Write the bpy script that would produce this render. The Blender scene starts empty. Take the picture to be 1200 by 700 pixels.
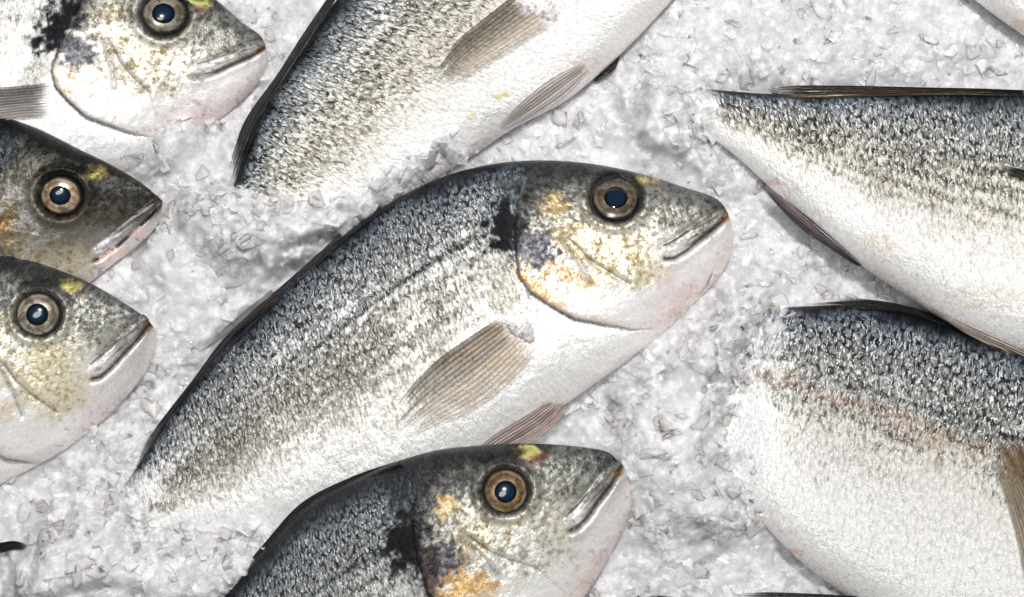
import bpy, bmesh, math, random
import numpy as np
from mathutils.bvhtree import BVHTree
from mathutils import Vector

random.seed(7)
RNG = np.random.RandomState(11)
U = 0.0004          # metres per unit of the layout (1200 units = 0.48 m across the slab of ice)
H = 3000.0          # camera height in layout units
CX, CY = 600.0, 350.0
scene = bpy.context.scene
COL = scene.collection

# ------------------------------------------------------------------ noise
def _h(ix, iy, seed):
    h = (ix.astype(np.int64) * 374761393 + iy.astype(np.int64) * 668265263 + seed * 97471131) & 0xffffffff
    h = ((h ^ (h >> 13)) * 1274126177) & 0xffffffff
    h = ((h ^ (h >> 15)) * 2246822519) & 0xffffffff
    return ((h ^ (h >> 16)) & 0xffffff) / float(0xffffff)

def vnoise(x, y, seed=0):
    ix = np.floor(x); iy = np.floor(y)
    fx = x - ix; fy = y - iy
    ux = fx * fx * (3 - 2 * fx); uy = fy * fy * (3 - 2 * fy)
    a = _h(ix, iy, seed); b = _h(ix + 1, iy, seed); c = _h(ix, iy + 1, seed); d = _h(ix + 1, iy + 1, seed)
    return (a * (1 - ux) + b * ux) * (1 - uy) + (c * (1 - ux) + d * ux) * uy

def fbm(x, y, octv=4, seed=0):
    s = 0; a = 1.0; n = 0
    for o in range(octv):
        s = s + a * vnoise(x + 13.7 * o, y - 7.3 * o, seed + o * 17); n += a
        x = x * 2.03; y = y * 2.03; a *= 0.5
    return s / n

def worley(x, y, cell, seed=0):
    gx = x / cell; gy = y / cell
    bx = np.floor(gx); by = np.floor(gy)
    best = np.full(x.shape, 1e9); sec = np.full(x.shape, 1e9)
    ox = np.zeros_like(x); oy = np.zeros_like(x); idx = np.zeros_like(x); idy = np.zeros_like(x)
    for i in (-1, 0, 1):
        for j in (-1, 0, 1):
            cx = bx + i; cy = by + j
            px = cx + _h(cx, cy, seed); py = cy + _h(cx, cy, seed + 5)
            d = (gx - px) ** 2 + (gy - py) ** 2
            m = d < best
            sec = np.where(m, best, np.minimum(sec, d))
            best = np.where(m, d, best)
            ox = np.where(m, gx - px, ox); oy = np.where(m, gy - py, oy)
            idx = np.where(m, cx, idx); idy = np.where(m, cy, idy)
    return np.sqrt(best), np.sqrt(sec), ox, oy, idx, idy

def sstep(a, b, x):
    t = np.clip((x - a) / (b - a), 0, 1)
    return t * t * (3 - 2 * t)

def polydist(X, Y, pts):
    """distance to a polyline and signed side (positive on its left in image axes)"""
    best = np.full(X.shape, 1e9); side = np.zeros_like(X); par = np.zeros_like(X)
    n = len(pts) - 1
    for k in range(n):
        (x0, y0), (x1, y1) = pts[k], pts[k + 1]
        dx, dy = x1 - x0, y1 - y0
        L = dx * dx + dy * dy + 1e-9
        t = np.clip(((X - x0) * dx + (Y - y0) * dy) / L, 0, 1)
        d = np.hypot(X - x0 - t * dx, Y - y0 - t * dy)
        m = d < best
        best = np.where(m, d, best)
        side = np.where(m, np.sign(dx * (Y - y0) - dy * (X - x0)), side)
        par = np.where(m, (k + t) / n, par)
    return best, side, par

def inpoly(X, Y, pts):
    r = np.zeros(X.shape, bool); n = len(pts)
    for k in range(n):
        (x0, y0), (x1, y1) = pts[k], pts[(k + 1) % n]
        c = ((y0 > Y) != (y1 > Y)) & (X < (x1 - x0) * (Y - y0) / (y1 - y0 + 1e-12) + x0)
        r ^= c
    return r

def spline(P, u, uu):
    P = np.asarray(P, float); u = np.asarray(u, float)
    n = len(P); T = np.zeros_like(P)
    for i in range(n):
        a = max(i - 1, 0); b = min(i + 1, n - 1)
        T[i] = (P[b] - P[a]) / (u[b] - u[a])
    k = np.clip(np.searchsorted(u, uu, side='right') - 1, 0, n - 2)
    h = (u[k + 1] - u[k]); s = ((uu - u[k]) / h)[:, None]; h = h[:, None]
    return ((2*s**3 - 3*s**2 + 1) * P[k] + (s**3 - 2*s**2 + s) * h * T[k]
            + (-2*s**3 + 3*s**2) * P[k + 1] + (s**3 - s**2) * h * T[k + 1])

def resample(P, n):
    P = np.asarray(P, float)
    d = np.r_[0, np.cumsum(np.hypot(*np.diff(P, axis=0).T))]
    return spline(P, d, np.linspace(0, d[-1], n))

# ------------------------------------------------------------------ meshes
def to_world(V):
    V = np.asarray(V, float)
    return np.stack([(V[:, 0] - CX) * U, (CY - V[:, 1]) * U, V[:, 2] * U], 1)

def make_mesh(name, V, F, mats, parent=None, attrs=None, smooth=True, origin=None, matidx=None):
    """V in layout units; F an (n,4) or (n,3) index array"""
    Wd = to_world(V)
    o3 = np.array(origin if origin is not None else (0, 0, 0), float)
    Wd = Wd - o3
    me = bpy.data.meshes.new(name)
    F = np.asarray(F, np.int32); k = F.shape[1]
    me.vertices.add(len(Wd)); me.vertices.foreach_set('co', Wd.astype(np.float32).ravel())
    me.loops.add(F.size); me.loops.foreach_set('vertex_index', F.ravel())
    me.polygons.add(len(F))
    me.polygons.foreach_set('loop_start', np.arange(len(F), dtype=np.int32) * k)
    if matidx is not None: me.polygons.foreach_set('material_index', matidx.astype(np.int32))
    me.polygons.foreach_set('use_smooth', np.full(len(F), smooth, dtype=bool))
    me.update(calc_edges=True); me.validate()
    for nm, arr in (attrs or {}).items():
        arr = np.asarray(arr, np.float32)
        if arr.ndim == 1:
            a = me.attributes.new(nm, 'FLOAT', 'POINT'); a.data.foreach_set('value', arr)
        elif nm.startswith('col'):
            a = me.attributes.new(nm, 'FLOAT_COLOR', 'POINT')
            a.data.foreach_set('color', np.c_[arr, np.ones(len(arr), np.float32)].astype(np.float32).ravel())
        else:
            a = me.attributes.new(nm, 'FLOAT_VECTOR', 'POINT'); a.data.foreach_set('vector', arr.ravel())
    o = bpy.data.objects.new(name, me); COL.objects.link(o)
    for m in (mats if isinstance(mats, (list, tuple)) else [mats]): me.materials.append(m)
    if parent is not None:
        o.parent = parent
    o.location = tuple(o3 - np.array(parent['_o'])) if parent is not None else tuple(o3)
    return o

def grid_faces(n, m, closed=False):
    I = np.arange(n * m).reshape(n, m)
    if closed:
        I = np.c_[I, I[:, :1]]
    return np.stack([I[:-1, :-1].ravel(), I[1:, :-1].ravel(), I[1:, 1:].ravel(), I[:-1, 1:].ravel()], 1)

# ------------------------------------------------------------------ materials
class N:
    def __init__(s, name):
        s.m = bpy.data.materials.new(name); s.m.use_nodes = True
        s.t = s.m.node_tree; s.t.nodes.clear()
        s.out = s.t.nodes.new('ShaderNodeOutputMaterial')
        s.p = s.t.nodes.new('ShaderNodeBsdfPrincipled')
        s.t.links.new(s.p.outputs[0], s.out.inputs[0])
    def n(s, ty, **kw):
        x = s.t.nodes.new('ShaderNode' + ty)
        for k, v in kw.items(): setattr(x, k, v)
        return x
    def put(s, sock, v):
        if isinstance(v, bpy.types.NodeSocket): s.t.links.new(v, sock)
        elif v is not None: sock.default_value = v
    def math(s, op, a, b=None, c=None, clamp=False):
        x = s.n('Math', operation=op, use_clamp=clamp)
        for i, v in enumerate((a, b, c)): s.put(x.inputs[i], v) if v is not None else None
        return x.outputs[0]
    def vm(s, op, a, b=None, out=0):
        x = s.n('VectorMath', operation=op)
        s.put(x.inputs[0], a)
        if b is not None: s.put(x.inputs[3] if op == 'SCALE' else x.inputs[1], b)
        return x.outputs['Value'] if out == 'v' else x.outputs[0]
    def attr(s, name, out='Vector'):
        x = s.n('Attribute', attribute_name=name); return x.outputs[out]
    def sep(s, v):
        x = s.n('SeparateXYZ'); s.put(x.inputs[0], v); return x.outputs
    def comb(s, a, b, c=0.0):
        x = s.n('CombineXYZ')
        for i, v in enumerate((a, b, c)): s.put(x.inputs[i], v)
        return x.outputs[0]
    def mix(s, f, a, b, blend='MIX'):
        x = s.n('Mix', data_type='RGBA', blend_type=blend)
        s.put(x.inputs[0], f); s.put(x.inputs[6], a); s.put(x.inputs[7], b)
        return x.outputs[2]
    def mixf(s, f, a, b):
        x = s.n('Mix', data_type='FLOAT')
        s.put(x.inputs[0], f); s.put(x.inputs[2], a); s.put(x.inputs[3], b)
        return x.outputs[0]
    def rng(s, v, a, b, c=0.0, d=1.0, smooth=True):
        x = s.n('MapRange', interpolation_type='SMOOTHSTEP' if smooth else 'LINEAR')
        for i, q in enumerate((v, a, b, c, d)): s.put(x.inputs[i], q)
        return x.outputs[0]
    def noise(s, vec, scale, detail=2.0, rough=0.5, dist=0.0, out=0):
        x = s.n('TexNoise'); s.put(x.inputs['Vector'], vec)
        x.inputs['Scale'].default_value = scale; x.inputs['Detail'].default_value = detail
        x.inputs['Roughness'].default_value = rough; x.inputs['Distortion'].default_value = dist
        return x.outputs[out]
    def white(s, vec):
        x = s.n('TexWhiteNoise', noise_dimensions='3D'); s.put(x.inputs[0], vec); return x.outputs
    def bump(s, h, strength, dist, nrm=None):
        x = s.n('Bump'); s.put(x.inputs['Strength'], strength); x.inputs['Distance'].default_value = dist
        s.put(x.inputs['Height'], h)
        if nrm is not None: s.put(x.inputs['Normal'], nrm)
        return x.outputs[0]
    def set(s, **kw):
        for k, v in kw.items(): s.put(s.p.inputs[k.replace('_', ' ')], v)
        return s.m

def skin_material():
    k = N('wet_fish_skin')
    base = k.attr('colA', 'Color'); dark = k.attr('colB', 'Color')
    par = k.sep(k.attr('par'))           # x: dark speckle amount, y: scale relief, z: wet gloss
    suv = k.attr('suv')                  # along the body, around the body, seed
    sc1 = k.math('MINIMUM', par[1], 1.0)
    wn = k.noise(suv, 0.05, 3.0, 0.55, out=1)
    warped = k.vm('ADD', suv, k.vm('SCALE', k.vm('SUBTRACT', wn, (0.5, 0.5, 0.5)), 9.0))
    s0 = k.sep(warped)
    g2 = k.comb(k.math('DIVIDE', s0[0], 4.5), k.math('DIVIDE', s0[1], 7.6), s0[2])
    vo = k.n('TexVoronoi', feature='F1', voronoi_dimensions='2D'); k.put(vo.inputs['Vector'], g2)
    vo.inputs['Scale'].default_value = 1.0; vo.inputs['Randomness'].default_value = 0.85
    cid = k.vm('ADD', vo.outputs['Position'], k.comb(0.0, 0.0, s0[2]))
    loc = k.vm('SUBTRACT', g2, vo.outputs['Position'])
    dist = vo.outputs['Distance']
    wr = k.white(cid); rnd = wr[0]
    rc = k.sep(wr[1]); lx = k.sep(loc)
    lean = k.math('ADD', k.math('MULTIPLY', lx[0], k.mixf(rc[0], -0.5, 1.8)), k.math('MULTIPLY', lx[1], k.mixf(rc[1], -1.4, 1.4)))
    hgt = k.math('ADD', lean, k.math('MULTIPLY', k.math('MULTIPLY', dist, dist), -1.2))
    cx = k.sep(cid)
    # strokes running round the girth: sampled per scale and, more faintly, across it
    cs = k.rng(k.noise(k.comb(k.math('MULTIPLY', cx[0], 0.95), k.math('MULTIPLY', cx[1], 0.42), s0[2]), 1.0, 2.0, 0.6), 0.28, 0.72, 0, 1, False)
    st = k.rng(k.noise(k.comb(k.math('MULTIPLY', s0[0], 0.24), k.math('MULTIPLY', s0[1], 0.07), s0[2]), 1.0, 2.0, 0.55), 0.28, 0.72, 0, 1, False)
    fg = k.noise(suv, 0.17, 4.0, 0.62)
    fgn = k.rng(fg, 0.30, 0.70, 0, 1, False)
    mid = k.rng(k.noise(suv, 0.06, 3.0, 0.6), 0.3, 0.7, 0, 1, False)
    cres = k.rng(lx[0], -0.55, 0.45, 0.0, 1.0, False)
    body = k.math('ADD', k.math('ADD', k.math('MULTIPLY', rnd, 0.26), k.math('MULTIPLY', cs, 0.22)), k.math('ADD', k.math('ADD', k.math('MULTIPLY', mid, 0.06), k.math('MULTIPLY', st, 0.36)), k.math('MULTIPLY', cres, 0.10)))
    head = k.math('ADD', k.math('MULTIPLY', fgn, 0.72), k.math('MULTIPLY', mid, 0.28))
    val = k.mixf(sc1, head, body)
    thr = k.mixf(par[0], 0.12, 0.88)
    f = k.rng(k.math('SUBTRACT', val, thr), k.mixf(sc1, -0.26, -0.11), k.mixf(sc1, 0.22, 0.09), 1.0, 0.0)
    c = k.mix(f, base, dark)
    blum = k.vm('DOT_PRODUCT', base, (0.33, 0.34, 0.33), out='v')
    # glints painted in: a few scales get a far lighter colour
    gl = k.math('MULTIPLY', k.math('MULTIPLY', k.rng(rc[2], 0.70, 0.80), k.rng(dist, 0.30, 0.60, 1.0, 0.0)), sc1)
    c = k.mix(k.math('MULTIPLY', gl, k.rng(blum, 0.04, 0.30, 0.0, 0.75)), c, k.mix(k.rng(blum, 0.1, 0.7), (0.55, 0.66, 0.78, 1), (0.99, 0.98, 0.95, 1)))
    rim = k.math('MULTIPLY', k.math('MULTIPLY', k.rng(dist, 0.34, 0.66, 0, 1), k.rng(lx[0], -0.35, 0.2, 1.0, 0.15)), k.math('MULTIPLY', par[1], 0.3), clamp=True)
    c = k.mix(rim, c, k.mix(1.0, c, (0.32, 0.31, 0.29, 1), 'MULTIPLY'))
    # short crisp ticks, dark and light, across the flank
    t1 = k.noise(k.comb(k.math('MULTIPLY', s0[0], 0.50), k.math('MULTIPLY', s0[1], 0.15), k.math('ADD', s0[2], 57.0)), 1.0, 2.0, 0.6)
    t2 = k.noise(k.comb(k.math('MULTIPLY', s0[0], 0.46), k.math('MULTIPLY', s0[1], 0.17), k.math('ADD', s0[2], 83.0)), 1.0, 2.0, 0.6)
    c = k.mix(k.math('MULTIPLY', k.rng(t1, 0.54, 0.62), k.math('MULTIPLY', sc1, k.rng(par[0], 0.10, 0.40, 0.12, 0.62))), c, dark)
    c = k.mix(k.math('MULTIPLY', k.rng(t2, 0.56, 0.62), k.math('MULTIPLY', sc1, k.rng(blum, 0.08, 0.35, 0.0, 0.62))), c, k.mix(k.rng(blum, 0.1, 0.7), (0.50, 0.60, 0.70, 1), (0.98, 0.975, 0.96, 1)))
    gr = k.noise(suv, 0.5, 2.0, 0.6)
    c = k.mix(k.rng(gr, 0.35, 0.65, 0.16, 0.0), c, k.mix(1.0, c, (0.62, 0.60, 0.57, 1), 'MULTIPLY'))
    n1 = k.bump(hgt, k.math('MULTIPLY', par[1], 0.34, clamp=True), 4.5 * U)
    n2 = k.bump(k.math('ADD', k.math('MULTIPLY', st, 0.5), k.math('ADD', k.math('MULTIPLY', fg, 1.0), k.math('MULTIPLY', gr, 0.35))), k.mixf(sc1, 0.30, 0.30), 4.0 * U, n1)
    rough = k.rng(fg, 0.3, 0.7, 0.22, 0.40)
    metal = k.math('MULTIPLY', k.math('SUBTRACT', 1.0, f), k.math('MULTIPLY', par[2], 0.55))
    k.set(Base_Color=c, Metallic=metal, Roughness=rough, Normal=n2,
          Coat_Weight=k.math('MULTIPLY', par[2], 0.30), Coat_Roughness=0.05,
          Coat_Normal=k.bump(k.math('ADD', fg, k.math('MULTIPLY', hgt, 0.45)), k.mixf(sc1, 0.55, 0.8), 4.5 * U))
    k.p.inputs['Specular IOR Level'].default_value = 0.12
    return k.m

def fin_material():
    k = N('fin_membrane')
    col = k.attr('colA', 'Color'); al = k.attr('alpha', 'Fac'); suv = k.attr('suv')
    ns = k.noise(suv, 1.0, 3.0, 0.6)
    c = k.mix(k.rng(ns, 0.3, 0.7, 0, 0.55), col, k.mix(1.0, col, (0.35, 0.33, 0.3, 1), 'MULTIPLY'))
    k.set(Base_Color=c, Roughness=0.28, Alpha=al, Coat_Weight=0.12, Coat_Roughness=0.1,
          Normal=k.bump(ns, 0.4, 3 * U))
    k.p.inputs['Specular IOR Level'].default_value = 0.2
    return k.m

def iris_material(name, ring, mid, outer):
    k = N(name)
    rr = k.attr('rr', 'Fac'); pos = k.attr('suv')
    s = k.sep(pos)
    streak = k.noise(k.comb(k.math('MULTIPLY', rr, 9.0), s[0], s[1]), 1.6, 3.0, 0.6, 0.6)
    r2 = k.math('ADD', rr, k.math('MULTIPLY', k.math('SUBTRACT', streak, 0.5), 0.10))
    cr = k.n('ValToRGB'); k.put(cr.inputs[0], r2)
    e = cr.color_ramp; e.interpolation = 'EASE'
    while len(e.elements) < 8: e.elements.new(0.5)
    dk = tuple(x * .62 for x in mid); ring = tuple(.5 * x + .5 * y for x, y in zip(ring, mid)); outer = tuple(.5 * x + .3 * y for x, y in zip(outer, mid))
    stops = [(0.0, (0.01, 0.01, 0.012)), (0.45, (0.012, 0.011, 0.012)), (0.51, ring), (0.60, mid), (0.72, dk), (0.77, mid), (0.82, outer), (0.92, (0.02, 0.018, 0.015))]
    for q, (p, c) in zip(e.elements, stops): q.position = p; q.color = (*[x * .62 for x in c], 1)
    blot = k.noise(pos, 0.85, 3.0, 0.65, 0.6)
    c = k.mix(k.rng(blot, 0.42, 0.60, 0, 0.9), cr.outputs[0], k.mix(1.0, cr.outputs[0], (0.35, 0.28, 0.2, 1), 'MULTIPLY'))
    k.set(Base_Color=c, Roughness=0.3, Metallic=0.15, Coat_Weight=0.5, Coat_Roughness=0.02)
    return k.m

def pupil_material():
    k = N('eye_pupil')
    rr = k.attr('rr', 'Fac')
    c = k.mix(k.rng(rr, 0.55, 0.95), (0.004, 0.013, 0.030, 1), (0.002, 0.003, 0.005, 1))
    k.set(Base_Color=c, Roughness=0.15, Coat_Weight=0.5, Coat_Roughness=0.02)
    k.p.inputs['Specular IOR Level'].default_value = 0.15
    return k.m

def ice_material():
    k = N('packed_crushed_ice')
    tc = k.n('TexCoord').outputs['Object']
    a = k.noise(tc, 70.0, 4.0, 0.6)
    b = k.noise(tc, 520.0, 3.0, 0.6)
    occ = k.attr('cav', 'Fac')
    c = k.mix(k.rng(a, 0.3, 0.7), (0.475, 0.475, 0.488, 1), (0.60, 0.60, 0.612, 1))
    c = k.mix(occ, c, (0.30, 0.305, 0.325, 1))  # cavity shade mixed into the ice colour
    g = k.noise(tc, 1500.0, 2.0, 0.6)
    h = k.math('ADD', k.math('MULTIPLY', b, 0.6), k.math('MULTIPLY', g, 0.22))
    k.set(Base_Color=c, Roughness=k.rng(b, 0.3, 0.7, 0.12, 0.45), Subsurface_Weight=0.9, Subsurface_Scale=0.010,
          Normal=k.bump(h, 0.55, 0.0014))
    k.p.inputs['Subsurface Radius'].default_value = (0.9, 1.0, 1.1)
    k.p.inputs['IOR'].default_value = 1.31
    return k.m

def shard_material():
    k = N('clear_ice_flakes')
    tc = k.n('TexCoord').outputs['Object']
    a = k.noise(tc, 160.0, 4.0, 0.6); b = k.noise(tc, 600.0, 2.0, 0.6)
    nb = k.bump(b, 0.4, 0.001)
    lw = k.n('LayerWeight'); lw.inputs['Blend'].default_value = 0.35
    al = k.math('ADD', k.rng(a, 0.36, 0.66, 0.05, 0.46), k.math('MULTIPLY', lw.outputs['Facing'], 0.40), clamp=True)
    k.set(Base_Color=k.mix(k.rng(a, 0.4, 0.6), (0.62, 0.622, 0.635, 1), (0.86, 0.86, 0.87, 1)), Roughness=k.rng(b, 0.35, 0.65, 0.06, 0.25), Alpha=al, IOR=1.31, Normal=nb,
          Coat_Weight=0.6, Coat_Roughness=0.05)
    return k.m

def milk_material():
    k = N('milky_ice_flakes')
    tc = k.n('TexCoord').outputs['Object']
    a = k.noise(tc, 110.0, 4.0, 0.6); b = k.noise(tc, 700.0, 2.0, 0.6)
    k.set(Base_Color=k.mix(k.rng(a, 0.3, 0.7), (0.50, 0.50, 0.515, 1), (0.66, 0.66, 0.67, 1)), Roughness=k.rng(b, 0.3, 0.7, 0.15, 0.5),
          Subsurface_Weight=0.9, Subsurface_Scale=0.006, Transmission_Weight=0.15, IOR=1.31, Normal=k.bump(b, 0.4, 0.001))
    k.p.inputs['Subsurface Radius'].default_value = (0.9, 1.0, 1.1)
    return k.m

MILK = milk_material()
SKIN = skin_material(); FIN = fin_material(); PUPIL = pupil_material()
ICE = ice_material(); SHARD = shard_material()
IRIS = {
    'bronze': iris_material('bronze_iris', (0.42, 0.33, 0.20), (0.20, 0.165, 0.12), (0.34, 0.29, 0.21)),
    'cream': iris_material('cream_iris', (0.74, 0.58, 0.40), (0.60, 0.46, 0.32), (0.38, 0.30, 0.22)),
    'gold': iris_material('gold_iris', (0.60, 0.40, 0.16), (0.30, 0.20, 0.10), (0.55, 0.42, 0.22)),
    'grey': iris_material('grey_iris', (0.52, 0.47, 0.36), (0.36, 0.33, 0.26), (0.12, 0.13, 0.12)),
    'pale': iris_material('pale_iris', (0.70, 0.62, 0.48), (0.42, 0.37, 0.30), (0.55, 0.50, 0.42)),
}

# ------------------------------------------------------------------ ice heights
MOUNDS = [  # x, y, rx, ry, angle, height
    (215, 672, 135, 52, -3, 74), (95, 640, 75, 50, -35, 62), (40, 690, 70, 40, 0, 30), (300, 655, 60, 28, -40, 22),
    (448, 226, 118, 22, -31, 46), (330, 278, 62, 34, -25, 46), (265, 262, 45, 36, 0, 40), (528, 184, 40, 14, -25, 18),
    (780, 135, 42, 48, 0, 56), (832, 192, 34, 16, 35, 22), (960, 60, 210, 48, 0, 20),
    (788, 500, 66, 125, 8, 62), (840, 400, 42, 45, 0, 42), (842, 592, 34, 46, -30, 32), (862, 348, 36, 30, 0, 24),
    (740, 590, 60, 70, 0, 14), (230, 200, 45, 60, 0, 20), (235, 330, 70, 55, -40, 22), (135, 505, 40, 34, 0, 18),
    (185, 165, 70, 26, -20, 26),
]
HOLLOWS = [(800, 385, 60, 16, -50, -20), (700, 470, 80, 14, -36, -18), (1010, 335, 60, 22, 38, -24), (1090, 372, 60, 14, 28, -18), (905, 255, 50, 14, 42, -12),
           (738, 625, 22, 60, 15, -18), (150, 478, 60, 16, -42, -20), (60, 560, 50, 14, -22, -14), (930, 665, 50, 18, 38, -20), (290, 125, 40, 14, -40, -14),
           (720, 75, 60, 14, -42, -16), (330, 330, 90, 12, -42, -12), (225, 440, 60, 14, -50, -14), (165, 290, 30, 10, -40, -12), (290, 180, 40, 12, -62, -12)]
def ice_h(x, y, detail=True):
    x = np.asarray(x, float); y = np.asarray(y, float)
    w1 = (fbm(x / 60, y / 60, 3, 3) - .5) * 34; w2 = (fbm(x / 60, y / 60, 3, 9) - .5) * 34
    w1 = w1 + (fbm(x / 17, y / 17, 3, 13) - .5) * 26; w2 = w2 + (fbm(x / 17, y / 17, 3, 19) - .5) * 26
    h = np.full(x.shape, -2.0)
    for mx, my, rx, ry, an, hh in MOUNDS + HOLLOWS:
        a = math.radians(an); dx = x + w1 - mx; dy = y + w2 - my
        u = (dx * math.cos(a) + dy * math.sin(a)) / rx; v = (-dx * math.sin(a) + dy * math.cos(a)) / ry
        h = h + hh * np.exp(-(u * u + v * v) ** 1.4)
    h = h + 16 * (fbm(x / 110, y / 110, 4, 21) - .5)
    if not detail: return h
    wx = x + (fbm(x / 22, y / 22, 2, 31) - .5) * 7; wy = y + (fbm(x / 22, y / 22, 2, 37) - .5) * 7
    for cell, amp, tilt, dome, sd in ((58, 8, 14, 3, 1), (26, 4, 8, 2, 2), (12, 1.4, 3.6, 1.2, 4), (6.5, .8, 2.0, .6, 6)):
        gx = wx / cell; gy = wy / cell; bx = np.floor(gx); by = np.floor(gy)
        top = np.full(x.shape, -1e9)
        for i in (-1, 0, 1):
            for j in (-1, 0, 1):
                cx = bx + i; cy = by + j
                ox = gx - cx - _h(cx, cy, sd * 100); oy = gy - cy - _h(cx, cy, sd * 100 + 5)
                r0 = _h(cx, cy, sd * 7 + 1) - .5; tx = _h(cx, cy, sd * 7 + 2) - .5; ty = _h(cx, cy, sd * 7 + 3) - .5
                d2 = ox * ox + oy * oy
                top = np.maximum(top, amp * r0 + tilt * (tx * ox + ty * oy) - dome * np.maximum(0, d2 - .12) * 2.2)
        h = h + top - amp * .12
    return h

# ------------------------------------------------------------------ gilt-head bream markings, drawn once on the centre fish
GILL = [(624, 200), (606, 238), (603, 262), (604, 290), (608, 323), (621, 342), (643, 357), (673, 374), (706, 380), (743, 386), (778, 384)]
PREOP = [(658, 279), (668, 290), (680, 309), (693, 333)]
PREOP2 = [(668, 280), (686, 299), (700, 310), (720, 322), (737, 332)]
MOUTH = [(852, 252), (838, 267), (818, 282), (803, 294), (790, 302), (780, 303)]
JAWTOP = [(851, 240), (837, 247), (820, 258), (804, 270), (789, 281), (776, 288)]
GILLPOLY = [(600, 240), (602, 262), (603, 290), (607, 324), (620, 343), (642, 358), (673, 375), (706, 381), (740, 385), (752, 352), (737, 332), (700, 310), (672, 285), (658, 262), (650, 238), (630, 215)]
JAWPOLY = [(858, 250), (836, 268), (812, 286), (795, 297), (781, 300), (764, 330), (745, 380), (775, 420), (920, 360), (920, 250)]
MAIN_LM = dict(eye=(722, 232), snout=(848, 243), mouth=(781, 297), blotch=(594, 270), pec=(592, 372), gold=(752, 208), chin=(858, 285))

def blob(q, x, y, rx, ry, rot=0, nz=0.6, ns=9., seed=0):
    a = math.radians(rot); dx = q[0] - x; dy = q[1] - y
    u = (dx * math.cos(a) + dy * math.sin(a)) / rx; v = (-dx * math.sin(a) + dy * math.cos(a)) / ry
    d = np.sqrt(u * u + v * v) + nz * (fbm(q[0] / ns, q[1] / ns, 3, seed) - .5) * 2
    return 1 - sstep(0.55, 1.15, d)

def lerp(A, B, w): return A + (np.asarray(B) - A) * w[:, None]

def ramp(v, xs, cs):
    cs = np.asarray(cs, float)
    return np.stack([np.interp(v, xs, cs[:, i]) for i in range(3)], 1) if cs.ndim == 2 else np.interp(v, xs, cs)

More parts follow.
